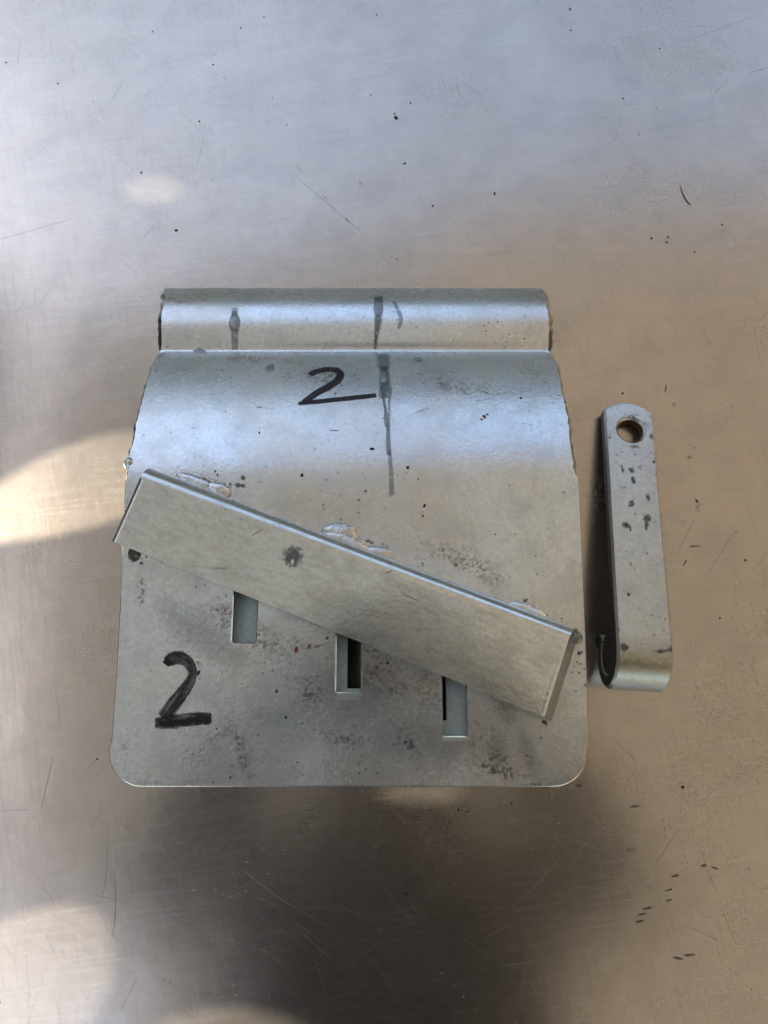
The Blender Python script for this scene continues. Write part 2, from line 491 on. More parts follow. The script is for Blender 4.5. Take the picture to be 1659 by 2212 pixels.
for i in range(170):
    scr(dark, random.uniform(-50, 1720), random.uniform(-50, 2250), random.choice([R(95), R(20), R(-45), R(60)]) + random.gauss(0, .3), random.uniform(.005, .025), random.uniform(.00003, .00006), random.gauss(0, .12))
LONG = [(bright, 500, 330, R(-56), .075, 0.000055, 0), (bright, 600, 520, R(-57), .06, 0.000055, 0), (dark, 720, 450, R(-43), .055, .00008, 0),
        (bright, 620, 1950, R(-30), .048, 0.000088, .1), (bright, 690, 2050, R(-38), .026, 0.000088, .1), (bright, 660, 2010, R(-33), .018, 0.000066, 0),
        (bright, 120, 1800, R(3), .045, 0.000066, 0), (dark, 102, 1690, R(82), .024, 0.000099, 0), (dark, 250, 1960, R(92), .03, 0.000110, .2),
        (dark, 230, 1880, R(88), .022, 0.000088, .1), (dark, 410, 260, R(-48), .02, 0.000055, 0), (dark, 60, 500, R(18), .05, 0.000055, 0),
        (dark, 800, 1830, R(-18), .018, 0.000110, 0), (dark, 1440, 1830, R(52), .02, 0.000066, 0), (bright, 1610, 355, R(10), .02, 0.000110, 0),
        (dark, 1560, 1190, R(55), .03, 0.000066, 0), (bright, 560, 1660, R(48), .012, 0.000099, .4), (bright, 1130, 2080, R(8), .024, 0.000066, 0),
        (dark, 620, 1760, R(14), .03, 0.000055, 0), (dark, 1680, 140, R(18), .04, 0.000077, 0), (dark, 1560, 60, R(22), .05, 0.000055, 0),
        (bright, 1350, 840, R(8), .03, 0.000055, 0), (dark, 1480, 1160, R(60), .022, 0.000077, 0)]
for bts, px, py, a, ln, wd, bd in LONG: scr(bts, px, py, a, ln, wd, bd)
bright.obj('bright_scratches', SCR, table); dark.obj('dark_scratches', SCD, table)

def tpos(x, y): return Vector((x, y, 0)), Vector((0, 0, 1))
def tmark(name, px, py, ln, wd, ang, mat):       # a stain lying on the table
    c = at(px, py); d = Vector((math.cos(ang), math.sin(ang)))
    c2 = Vector((c.x, c.y))
    ribbon(name, [c2 - d * ln / 2, c2 + d * ln * .02, c2 + d * ln / 2], [wd, wd, wd], tpos, mat, table, .00004, .002)
for px, py, ln, wd, a in [(1520, 1870, .004, .0012, 12), (1445, 1922, .004, .0010, 10), (1459, 1892, .004, .0012, 15), (1445, 1945, .0036, .001, 14), (1399, 1962, .005, .0011, 12),
                          (1386, 1975, .004, .0010, 10), (1383, 1990, .0045, .0011, 9), (1488, 2063, .006, .0013, 4), (1465, 2070, .005, .0014, -10), (1543, 1875, .004, .0011, -20),
                          (1372, 1742, .005, .0012, 4), (1360, 1836, .006, .002, 5), (1250, 1697, .004, .0012, 0), (1500, 1180, .006, .0012, 4), (1302, 1095, .004, .002, 80),
                          (1507, 1098, .006, .003, 80), (1476, 1130, .004, .002, 70), (1489, 988, .004, .003, 20), (1455, 875, .003, .0018, 80), (1438, 840, .005, .001, 75), (1578, 880, .006, .003, 10), (1590, 1150, .008, .0016, 80), (1480, 1215, .004, .001, 55)]:
    tmark('dark_mark', px, py, ln, wd, R(a), SOOT if wd > .0014 else ZSPOT)
for px, py, ln, a in [(645, 365, .006, -43), (700, 425, .005, -43), (750, 475, .006, -50), (858, 560, .003, -20), (487, 170, .0022, 80), (462, 120, .0025, 20), (778, 395, .003, -40)]:
    tmark('brown_mark', px, py, ln, .0012, R(a), RUST)
g = Bits(); g2 = Bits()
for px, py, r in [(431, 262, 4), (380, 498, 4.5), (13, 135, 3), (855, 254, 6), (852, 246, 3.5), (887, 223, 3.5), (801, 205, 3), (874, 353, 3.5), (1231, 20, 4), (1233, 65, 3), (1346, 213, 3),
                  (1425, 105, 3), (305, 373, 4), (330, 68, 2.5), (570, 37, 2.5), (814, 32, 2.5), (1068, 418, 4), (935, 445, 4), (1300, 1010, 3.5), (1388, 1000, 3), (1505, 1082, 4), (1555, 1335, 3), (1310, 1470, 3),
                  (877, 1930, 3.5), (1475, 1700, 5), (210, 1640, 3), (620, 270, 2.5), (460, 140, 3), (125, 180, 3), (1500, 545, 3), (1380, 290, 2.5), (520, 60, 2.5), (1105, 1735, 2.5), (990, 1750, 3), (1010, 1755, 2.5), (1610, 1210, 3)]:
    g.crumb(at(px, py), r * .00016, .7, stretch=random.uniform(1, 1.7), ang=random.uniform(0, 6))
for i in range(100):
    g.crumb(at(random.uniform(-60, 1720), random.uniform(-60, 2260)), random.uniform(.00012, .0003), .6, stretch=random.uniform(1, 1.8), ang=random.uniform(0, 6))
for px, py in [(1440, 523), (1443, 512), (1560, 485), (1407, 515), (1362, 1075), (1345, 850)]: g2.crumb(at(px, py), .0007, .7)
g.obj('grit', GRIT, table); g2.obj('rust_grit', RUSTG, table)

# the hair lying on the table, upper right
pts = [at(px, py) for px, py in ((1470, 402), (1472, 412), (1477, 424), (1483, 434), (1491, 443))]
bm = bmesh.new(); rr = .00022; prev = None
for i, p in enumerate(pts):
    d = (pts[min(i + 1, 4)] - pts[max(i - 1, 0)]).normalized(); s = Vector((-d.y, d.x, 0)); k = (.5, .8, 1, 1, .6)[i]
    cur = [bm.verts.new(p + Vector((0, 0, rr + .0001)) + (s * math.cos(a) + Vector((0, 0, 1)) * math.sin(a)) * rr * k) for a in [2 * math.pi * j / 6 for j in range(6)]]
    if prev:
        for j in range(6): bm.faces.new((prev[j], prev[(j + 1) % 6], cur[(j + 1) % 6], cur[j]))
    else: bm.faces.new(cur)
    prev = cur
bm.faces.new(prev); bmesh.ops.recalc_face_normals(bm, faces=bm.faces)
me = bpy.data.meshes.new('stray_bristle'); bm.to_mesh(me); bm.free(); smooth(me, 60)
tag(link('stray_bristle', me, M('reddish_bristle', base_color=(.10, .035, .025), roughness=.6).m),
    'short curved reddish bristle lying alone on the bare table at upper right', 'bristle')

# ================================================================== the bracket
br = empty('welded_bracket', (onplate(752, 1400).x, onplate(752, 1400).y, 0))
tag(br, 'galvanized bent steel bracket with a welded diagonal bar, three slots and two marker digits', 'bracket')
INV = Matrix.Translation(-br.location)
def fix(o):                                   # keep world placement under the bracket's base
    o.location = o.location - br.location; return o

# outline, from the lower left corner round to the right, in picture positions
def rnoise(k, a): return noise.noise(Vector((k * .9, a, 3.1))) * 1.6 + noise.noise(Vector((k * 2.3, a, 9.7))) * .8
pl = [onplate(*p) for p in [(308, 1700)]]
bl = at(228, 1700, ZP); brr = at(1275, 1700, ZP)
rc = .0145
out = []
out += [Vector(p) for p in arc(brr.x - rc, brr.y + rc, rc, -90, 0, 10)]
# right edge upwards
right = [(1271.5, 1580), (1268, 1450), (1262, 1300), (1256, 1140), (1253.5, 1075), (1250, 1030), (1244, 1024), (1240, 1010), (1241, 1000), (1238, 985), (1234, 955), (1231, 925), (1228, 900), (1223, 882), (1221, 868), (1215, 845), (1212, 820), (1208, 805), (1207, 792), (1200, 776), (1192, 764),
         (1187, 756), (1187, 748), (1186, 735), (1188, 715), (1188, 700), (1186, 682), (1183, 662), (1179, 644), (1176, 630), (1173, 622)]
left = [(354, 622), (351, 628), (354, 640), (351, 655), (349, 672), (347, 690), (346, 710), (347, 730), (347, 745), (346, 756), (340, 764), (334, 775), (327, 790), (320, 812), (313, 835), (307, 858), (303, 872), (299, 890), (295, 905), (292, 920), (290, 935), (288, 945), (286, 958), (281, 970), (278, 980), (275, 995), (276, 1010), (273, 1025), (270, 1040),
        (268, 1080), (265, 1150), (259, 1300), (251, 1450), (240, 1600)]
def edge(lst, sd):
    o = []
    for (a, b), (c, d) in zip(lst, lst[1:]):
        n = max(1, int(math.hypot(c - a, d - b) / 6))
        for i in range(n):
            x, y_ = a + (c - a) * i / n, b + (d - b) * i / n
            amp = 1.5 if y_ < 1030 else .25
            o.append(onplate(x + rnoise(y_ * .12, sd) * amp, y_))
    o.append(onplate(*lst[-1])); return o
out += edge(right, 1.7)
out += [onplate(x, 621.5 + .4 * math.sin(x * .05)) for x in range(1160, 360, -20)]
out += edge(left, 5.3)
out += [Vector(p) for p in arc(bl.x + rc, bl.y + rc, rc, 180, 270, 10)]
bxs = [bl.x + rc + (brr.x - bl.x - 2 * rc) * i / 40 for i in range(1, 40)]
out += [Vector((x, bl.y)) for x in bxs]
def slot(x0, x1, yb, ln):
    a = at(x0, yb, ZP); b = at(x1, yb, ZP); c = at(x0, yb - ln, ZP)
    r = .0006; y0, y1 = a.y, c.y; p = []
    for cx, cy, a0 in ((a.x + r, y0 + r, 180), (b.x - r, y0 + r, 270), (b.x - r, y1 - r, 0), (a.x + r, y1 - r, 90)):
        p += [Vector(q) for q in arc(cx, cy, r, a0, a0 + 90, 3)]
    return p
SL = [slot(500.5, 552.5, 1388, 190), slot(726, 779, 1495, 190), slot(957, 1009, 1590, 190)]
ys = [bl.y + .003 * i for i in range(int((Y_BEND - bl.y) / .003) + 1)]
last = ys[-1]
for (p_, yy, zz) in PROF:
    st = .0005 if 640 > p_ or 770 > p_ > 735 else .0016
    if yy - last >= st: ys.append(yy); last = yy
gp = grid_pts(bl.x, brr.x, 0, 0, .004, ys)
def flare(x, yw):
    if yw < at(CX, 1030, ZP).y: return .0
    n = noise.noise(Vector((x * 20, yw * 260, 1))) * .0007
    crease = PROF[int((1085 - 756) * 2)][1]
    return (.0019 if yw > crease else .0012) + n
fp = sheet('front_plate', out, SL, gp, plate_pos, TH, .00045, flare)
fp.transform(INV); fpo = link('front_plate', fp, PLATE, br)
fp.materials.append(EDGE)
fp.materials.append(M('contact_shade_rim', metallic=.7, base_color=(.10, .11, .105), roughness=.4).m)  # side faces coloured dark as a contact shadow round the plate
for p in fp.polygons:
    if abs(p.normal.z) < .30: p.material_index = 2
# the torch-cut flanks are raw metal
for p in fp.polygons:
    cy = p.center.y + br.location.y
    if cy > at(CX, 1025, ZP).y and abs(p.normal.x) > .45: p.material_index = 1

# back plate seen through the slots
ZB = ZP - TH - .0015
SB = math.tan(R(1.5)); YB0 = bl.y + .006        # it slopes down away from the front edge
def zback(y_): return ZB - (y_ - YB0) * SB
def back_pos(x, y_): return Vector((x, y_, zback(y_))), Vector((0, SB, 1)).normalized()
def onback(px, py):
    z_ = ZB
    for _ in range(15): p = at(px, py, z_); z_ = zback(p.y)
    return Vector((p.x, p.y))
def quadhole(x0, x1, yt, yb):
    a = onback(x0, yb); b = onback(x1, yt); return [Vector((a.x, a.y)), Vector((b.x, a.y)), Vector((b.x, b.y)), Vector((a.x, b.y))]
bo = [Vector((bl.x + .012, bl.y + .006)), Vector((brr.x - .012, bl.y + .006)), Vector((brr.x - .012, Y_BEND + .004)), Vector((bl.x + .012, Y_BEND + .004))]
me = sheet('back_plate', bo, [quadhole(750, 800, 1330, 1487), quadhole(910, 962, 1440, 1556)],
           [], back_pos, .0025, .0002); me.transform(INV); link('back_plate', me, BACK, br)
# unseen rails added under the plates, to carry them and keep light out
def box(name, x0, x1, y0, y1, z0, z1, mat, parent, bev=.0006):
    bm = bmesh.new(); bmesh.ops.create_cube(bm, size=1)
    for q in bm.verts: q.co = Vector((x0 + (q.co.x + .5) * (x1 - x0), y0 + (q.co.y + .5) * (y1 - y0), z0 + (q.co.z + .5) * (z1 - z0)))
    bmesh.ops.bevel(bm, geom=bm.edges[:], offset=bev, segments=2, affect='EDGES', profile=.5)
    me = bpy.data.meshes.new(name); bm.to_mesh(me); bm.free(); smooth(me)
    return link(name, me, mat, parent)
for x0, x1, y0, y1 in ((bl.x + .014, bl.x + .019, bl.y + .013, Y_BEND), (brr.x - .019, brr.x - .014, bl.y + .013, Y_BEND),
                       (bl.x + .014, brr.x - .014, bl.y + .008, bl.y + .013), (bl.x + .014, brr.x - .014, Y_BEND, Y_BEND + .004)):
    o = box('added_support_rail', x0, x1, y0, y1, .0001, zback(y1) - .0026, EDGE, br); fix(o)

# diagonal bar: a sheet bent down along its upper side and both ends, open below
ZT = ZP + .0125
q = [at(*p, ZT - .001) for p in ((240, 1168), (1192, 1557), (1252, 1365), (318, 1005))]     # lower left, lower right, upper right, upper left
bm = bmesh.new()
tv = [bm.verts.new(Vector((p.x, p.y, ZT))) for p in q]
bv = [bm.verts.new(Vector((p.x, p.y, ZP + .0003))) for p in q]
ux = (q[1] - q[0]).normalized()
for i, pp in ((1, (1192, 1557)), (2, (1252, 1365))):
    e_ = at(*pp, ZP + .0003); bv[i].co = e_; tv[i].co = Vector((e_.x, e_.y, ZT)) - ux * .0058
pass
top = bm.faces.new(tv)
walls = [bm.faces.new((tv[i], bv[i], bv[j], tv[j])) for i, j in ((1, 2), (2, 3), (3, 0), (0, 1))]
bm.faces.new(bv)
bmesh.ops.recalc_face_normals(bm, faces=bm.faces)
if top.normal.z < 0: bmesh.ops.reverse_faces(bm, faces=bm.faces)
bm.edges.ensure_lookup_table()
def ed(a, b): return [e for e in a.link_edges if b in e.verts][0]
bmesh.ops.bevel(bm, geom=[ed(tv[2], tv[3])], offset=.0066, segments=10, affect='EDGES', profile=.5)
es = [e for e in bm.edges if len(e.link_faces) == 2 and e.calc_face_angle() > R(25) and e.calc_length() > .02]
mid_ = (q[0] + q[1]) / 2
for side, of_, sg_ in ((-1, .0026, 6), (1, .0009, 3)):
    es = [e for e in bm.edges if len(e.link_faces) == 2 and e.calc_face_angle() > R(25) and e.calc_length() > .02 and min(x.co.z for x in e.verts) > ZT - .002 and abs((e.verts[0].co - e.verts[1].co).normalized().dot(ux)) < .5 and ((e.verts[0].co + e.verts[1].co) / 2 - mid_).dot(ux) * side > 0]
    if es: bmesh.ops.bevel(bm, geom=es, offset=of_, segments=sg_, affect='EDGES', profile=.5)
bm.faces.ensure_lookup_table()
big = [fc for fc in bm.faces if fc.calc_area() > .0002]
bmesh.ops.inset_individual(bm, faces=big, thickness=.0004)
me = bpy.data.meshes.new('cross_bar'); bm.to_mesh(me); bm.free(); me.transform(INV); smooth(me, 45)
cb = link('cross_bar', me, BAR, br)
me.materials.append(galv('shaded_bar_end', (.34, .35, .32), (.28, .28, .25), (.22, .19, .14), .30, .00004, 500, metal=.92).m)
for p in me.polygons:                            # both ends painted darker, in place of the dark reflections on their slopes
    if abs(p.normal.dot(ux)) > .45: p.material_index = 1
cb['label'] = 'greyish flat bar welded slantwise across the plate'
eu = (q[2] - q[3]).normalized(); ew = (q[3] - q[0]).normalized()

def bar_pos(x, y_): return Vector((x, y_, ZT)), Vector((0, 0, 1))
def onbar(px, py): p = at(px, py, ZT); return Vector((p.x, p.y))
MM = .000195
SLF = [offs(s_, -.0001) for s_ in SL]
OUTI = offs([Vector(p) for p in out], .0003)
def on_sheet(p): return inside(p, OUTI) and not any(inside(p, s_) for s_ in SL)
def rb(name, pxs, ws, mat, pos=plate_pos, on=onplate, parent=br, **k):
    if pos is plate_pos: k.setdefault('clip', on_sheet); k.setdefault('nv', 8)
    o = ribbon(name, [on(*p) for p in pxs], [x * MM for x in ws], pos, mat, parent, **k)
    return fix(o) if parent is br else o

# the two handwritten digits
d1 = [(1150 + x / 2.765, 1400 + y_ / 2.765) for x, y_ in ((238, 282), (290, 252), (360, 228), (450, 215), (535, 222), (585, 262), (560, 330), (470, 400), (370, 450), (260, 520), (160, 580))]
d1 = [(a * .54, b * .54) for a, b in d1]
dg = rb('marker_digit', d1, [18, 19, 19, 19, 20, 22, 24, 23, 22, 20, 13], INK); dg['label'] = 'black handwritten 2 on the curved part of the plate'
d1b = [((1150 + x / 2.765) * .54, (1400 + y_ / 2.765) * .54) for x, y_ in ((105, 592), (250, 578), (430, 560), (650, 538), (850, 518), (990, 500))]
s = rb('pen_stroke', d1b, [11, 15, 16, 16, 16, 14], INK, lift=.00009); s.parent = dg; s.location = (0, 0, 0)
d2 = [((560 + x / 4.608) * .54, (2560 + y_ / 4.608) * .54) for x, y_ in ((500, 430), (580, 350), (690, 320), (790, 345), (890, 420), (950, 520), (970, 620), (930, 750), (850, 880), (730, 1040), (600, 1210), (440, 1450))]
dg = rb('marker_digit', d2, [30, 34, 34, 32, 28, 24, 23, 26, 30, 34, 37, 38], INK2); dg['label'] = 'broad smeared 2 in the lower left corner of the plate'
for nm, pts_, ws_, mt, lf in (('pen_stroke', ((270, 1530), (500, 1515), (800, 1480), (1100, 1450), (1330, 1430)), (22, 32, 33, 31, 20), INK2, .0001),
                          ('pen_stroke', ((340, 1545), (600, 1540), (900, 1495), (1300, 1450)), (12, 14, 14, 12), INK, .00013),
                          ('ink_blot', ((470, 455), (500, 420), (560, 370)), (17, 22, 22), INKD, .00013),
                          ('ink_blot', ((1180, 1500), (1240, 1490), (1290, 1460)), (16, 20, 20), INK, .00016)):
    s = rb(nm, [((560 + x / 4.608) * .54, (2560 + y_ / 4.608) * .54) for x, y_ in pts_], ws_, mt, lift=lf); s.parent = dg; s.location = (0, 0, 0)

# drips, dirt, soot and soft grey patches on the plate
rb('drip_stain', [(507, 664), (507, 680), (507, 700), (507, 722), (507, 757)], [20, 22, 34, 24, 20], DRIPL, lift=.00004)
rb('drip_stain', [(506, 672), (507, 695), (506, 716)], [14, 32, 18], DRIP, lift=.00007)
rb('drip_stain', [(817, 638), (818, 660), (817, 690), (814, 715), (810, 756)], [28, 30, 26, 17, 8], DRIP, lift=.00005)
rb('drip_stain', [(850, 650), (862, 675), (866, 690), (861, 712)], [12, 14, 14, 10], DRIPL, lift=.00004)
rb('drip_stain', [(828, 764), (829, 785), (828, 800)], [36, 42, 30], DRIPL, lift=.00005)
rb('drip_stain', [(830, 790), (831, 812), (832, 838), (834, 860)], [24, 34, 36, 20], DRIP, lift=.00007)
rb('drip_stain', [(823, 835), (830, 870), (836, 910), (838, 950), (841, 985)], [9, 9, 8, 8, 8], DRIP, lift=.0001)
rb('drip_stain', [(846, 835), (841, 870), (840, 910), (841, 960), (844, 1010), (847, 1075)], [9, 8, 9, 10, 13, 17], DRIPL, lift=.00009)
rb('drip_stain', [(415, 762), (430, 757), (448, 762)], [16, 20, 12], DRIPR, lift=.00005)
rb('drip_stain', [(575, 805), (583, 795), (592, 785)], [22, 24, 18], DRIPR, lift=.00005)
rb('drip_stain', [(893, 772), (905, 778), (916, 784)], [20, 26, 18], DRIPR, lift=.00005)
for pts_, ws_, mt in ([((640, 800), (720, 815), (800, 812)), (60, 70, 40), DIRT], [((620, 1500), (760, 1480), (900, 1500)), (200, 240, 200), GREY_PATCH], [((820, 1560), (950, 1600), (1080, 1590)), (120, 170, 140), GREY_PATCH], [((330, 1290), (420, 1360), (560, 1440)), (90, 120, 90), GREY_PATCH], [((400, 1310), (600, 1390), (700, 1420)), (60, 80, 60), DIRT], [((800, 1440), (900, 1480), (1010, 1540)), (80, 100, 90), DIRT], [((1000, 1640), (1060, 1660), (1150, 1680)), (60, 60, 40), SOOT], [((850, 815), (930, 820), (1010, 840), (1110, 850)), (50, 70, 60, 40), DIRT], [((440, 775), (560, 775), (680, 790)), (20, 26, 20), DIRT],
                      [((1010, 838), (1060, 850), (1110, 846)), (5, 7, 4), RUST], [((1020, 868), (1055, 862), (1085, 850)), (5, 6, 3), RUST], [((880, 900), (930, 880), (960, 882)), (8, 8, 6), DIRT],
                      [((340, 640), (380, 650), (420, 655)), (26, 20, 10), DIRT], [((540, 876), (560, 880), (600, 884)), (5, 6, 3), RUST], [((706, 928), (718, 930), (740, 930)), (9, 6, 2), RUST],
                      [((640, 1460), (670, 1490), (650, 1540)), (50, 60, 40), DIRT], [((690, 1580), (740, 1600), (800, 1600)), (40, 36, 30), SOOT], [((870, 1560), (880, 1600), (900, 1650)), (40, 60, 30), SOOT],
                      [((760, 1430), (820, 1470), (860, 1500)), (60, 80, 60), DIRT], [((430, 1300), (520, 1330), (560, 1400)), (40, 60, 50), DIRT], [((640, 1398), (670, 1400), (720, 1385)), (10, 8, 6), RUST],
                      [((1070, 1560), (1075, 1620), (1070, 1680)), (70, 60, 70), GREY_PATCH], [((1120, 1560), (1135, 1610), (1160, 1690)), (40, 50, 50), GREY_PATCH], [((1060, 1620), (1070, 1650), (1080, 1680)), (60, 70, 50), SOOT],
                      [((1060, 1500), (1090, 1530), (1110, 1580)), (60, 60, 40), GREY_PATCH], [((690, 1640), (703, 1648), (710, 1655)), (8, 12, 8), SOOT], [((770, 1655), (778, 1648), (786, 1642)), (4, 7, 4), SOOT],
                      [((300, 1230), (305, 1280), (300, 1340)), (24, 30, 20), DIRT], [((268, 1600), (272, 1615), (268, 1635)), (26, 30, 20), DIRT], [((720, 1360), (790, 1400), (850, 1430)), (20, 26, 20), SOOT],
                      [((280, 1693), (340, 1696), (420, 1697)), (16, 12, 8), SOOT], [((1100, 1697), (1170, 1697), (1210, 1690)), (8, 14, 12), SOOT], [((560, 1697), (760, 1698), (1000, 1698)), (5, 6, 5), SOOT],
                      [((435, 1425), (425, 1435), (440, 1440)), (9, 14, 6), RUST], [((350, 1030), (420, 1040), (520, 1070)), (24, 36, 40), DIRT], [((900, 1180), (1000, 1200), (1100, 1280)), (60, 70, 60), DIRT],
                      [((530, 1590), (545, 1620), (560, 1650)), (3, 3, 2), SOOT], [((545, 1700), (500, 1560), (470, 1560)), (30, 40, 20), DIRT], [((440, 1600), (480, 1585), (490, 1560)), (26, 30, 20), DIRT]):
    rb('dirt_tone_mark', pts_, ws_, mt, lift=.00003 + random.random() * .00003)
HAND2 = decal_mat('grey_dimple_rim', (.16, .16, .17), .8, .7, 300, .02, .35, 0, .15, .4, .5, rnd=True)
RUN = M('dull_zinc_run', metallic=.7, base_color=(.27, .30, .32), roughness=.38).m
def run(px, py, rx, ry, h):
    p = onplate(px, py); c_, n_ = plate_pos(p.x, p.y)
    o = ball('zinc_run', c_, 1.0, RUN, br, (rx * MM, ry * MM, h * .6)); fix(o)
    o.rotation_euler = n_.to_track_quat('Z', 'Y').to_euler(); return o
run(507, 697, 14, 21, .0012); run(507, 708, 9, 10, .0016); run(829, 815, 9, 20, .0011); run(822, 850, 4, 16, .0007); run(838, 850, 4, 16, .0007)
run(833, 900, 4, 30, .0006); run(837, 955, 4, 34, .0006); run(817, 665, 12, 24, .0006); run(430, 759, 16, 7, .0006); run(583, 796, 11, 13, .0005)
# dents and smears on the bar
rb('dimple_stain', [(632, 1176), (633, 1202), (632, 1228)], [46, 50, 46], HAND2, bar_pos, onbar, nv=8)
fix(ball('zinc_drop', Vector((*onbar(632, 1214), ZT)), .0006, WELD, br, (1, 2, .5)))
rb('dirt_tone_mark', [(400, 1222), (470, 1227), (545, 1228)], [8, 6, 4], SOOT, bar_pos, onbar)
rb('dirt_tone_mark', [(1213, 1392), (1200, 1440), (1182, 1500), (1168, 1540)], [5, 4, 5, 4], SOOT, bar_pos, onbar)  # dark line painted along the right end, standing for its darker bevel
for a, b in [((540, 1160), (570, 1140)), ((930, 1250), (955, 1252)), ((865, 1280), (910, 1300)), ((830, 1240), (850, 1230))]:
    rb('scratch', [a, ((a[0] + b[0]) / 2, (a[1] + b[1]) / 2 + 1), b], [2, 2.4, 1.6], ZSPOT, bar_pos, onbar, nv=2)

# grit on plate
pg = Bits(); pr = Bits()
for px, py, r in [(881, 1010, 5), (790, 1061, 3), (917, 1092, 3), (914, 1115, 3), (803, 970, 4), (1043, 1445, 3), (597, 1493, 4), (429, 1453, 4), (838, 1432, 4), (1125, 860, 3), (560, 935, 3), (652, 1027, 3.5), (1180, 1540, 4), (618, 1550, 3), (1000, 1440, 4), (1015, 1455, 4), (990, 1340, 3)] + \
        [(random.uniform(300, 1220), random.uniform(640, 1690), random.uniform(.7, 1.8)) for _ in range(130)]:
    p = onplate(px, py)
    if any(inside(p, s) for s in SL): continue
    c_, n_ = plate_pos(p.x, p.y); pg.crumb(c_, r * .00019, .6, n_, random.uniform(1, 2), random.uniform(0, 6))
for px, py, r in [(1046, 900, 6), (1040, 906, 4), (1052, 895, 4), (714, 801, 4), (725, 850, 4), (640, 1403, 7), (668, 1396, 6), (706, 1378, 5), (1176, 1560, 7), (1180, 1565, 4), (775, 1080, 3.5), (774, 1108, 3.5), (815, 1440, 6), (823, 1433, 4)]:
    p = onplate(px, py); c_, n_ = plate_pos(p.x, p.y); pr.crumb(c_, r * .00013, .6, n_, 1.6, random.uniform(0, 6))
fix(pg.obj('grit', GRIT, br)); fix(pr.obj('rust_grit', RUSTG, br))

# welds along the bar and on the torch-cut edge
def on3(px, py, dz=0.):
    p = onplate(px, py); c_, n_ = plate_pos(p.x, p.y); return c_ + n_ * dz
def wb(pxs, rs, mat=WELD, dz=0., **k):
    return fix(bead('weld_bead', [on3(*p, dz) for p in pxs], [x * MM * 1.2 for x in rs], mat, br, **k))
wb([(384, 1026), (410, 1036), (440, 1050), (474, 1064)], [6, 11, 13, 7], WELD, .0002, ripple=.0008)
wb([(452, 1050), (478, 1060), (498, 1072)], [8, 13, 8], WELD, .001)
wb([(700, 1146), (722, 1152), (748, 1164), (772, 1182)], [12, 22, 27, 12], WELD, .0006, height=.5)
wb([(706, 1158), (740, 1170), (770, 1188), (800, 1200)], [12, 18, 20, 12], WELD, .0016, height=.6)
wb([(790, 1190), (815, 1196), (836, 1204), (846, 1212)], [9, 15, 17, 9], WELD, .0006, height=.6)
wb([(1100, 1306), (1128, 1317), (1160, 1333), (1184, 1348)], [8, 14, 15, 9], WELD, .0006)
for pts_ in ([(392, 1016), (440, 1030), (500, 1056)], [(690, 1136), (740, 1140), (790, 1168)], [(800, 1178), (830, 1186), (856, 1204)], [(1096, 1296), (1130, 1306), (1180, 1332)]):
    rb('burn_mark', pts_, [16, 26, 18], SOOT)
wb([(284, 1192), (292, 1200), (304, 1206)], [12, 16, 10], EDGE, .0004, ripple=.0007)
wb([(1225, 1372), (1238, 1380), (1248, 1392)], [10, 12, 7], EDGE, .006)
wb([(279, 986), (278, 1000), (277, 1014)], [6, 12, 6], WELD, -.0012, height=.9)
wb([(293, 928), (291, 945), (289, 958)], [3, 5, 3], EDGE, -.001, height=.9)
wb([(352, 634), (351, 644)], [5, 4], EDGE, -.001, height=1.)
wb([(312, 1138), (316, 1142)], [2, 2], EDGE)
bx = [(525, 1032, 8, 1), (514, 1048, 8, 1.3), (525, 1049, 7, 1), (442, 1036, 7, 1.1), (485, 1047, 5, 1), (497, 1046, 4.5, 1), (465, 1018, 4, 1), (470, 1026, 4, 1), (985, 1220, 6, 1.2), (1134, 1297, 6, 1), (1138, 1295, 4, 1),
      (1193, 1341, 6, 1), (1213, 1336, 3.5, 1), (1250, 1371, 7, 1), (1252, 1411, 6.5, 1), (1257, 1409, 4, 1), (1254, 1434, 3, 1), (1247, 1430, 3.5, 1), (1262, 1444, 3, 1), (1251, 1453, 3.5, 1), (1264, 1480, 4, 1), (1244, 1493, 3.5, 1), (306, 1217, 6, 1),
      (795, 1168, 5, 1.6), (803, 1172, 4.5, 1.2), (1240, 1440, 3, 1), (1236, 1452, 3, 1), (1090, 750, 3.5, 1), (1100, 1308, 5, 1.5), (1112, 1304, 4, 1.2), (452, 1040, 4, 1), (460, 1046, 4.5, 1.3)]
for px, py, r, st in bx:
    p = on3(px, py, r * MM * .35); fix(ball('spatter_bead', p, r * MM * .62, BALL, br, (st, 1, .85)))

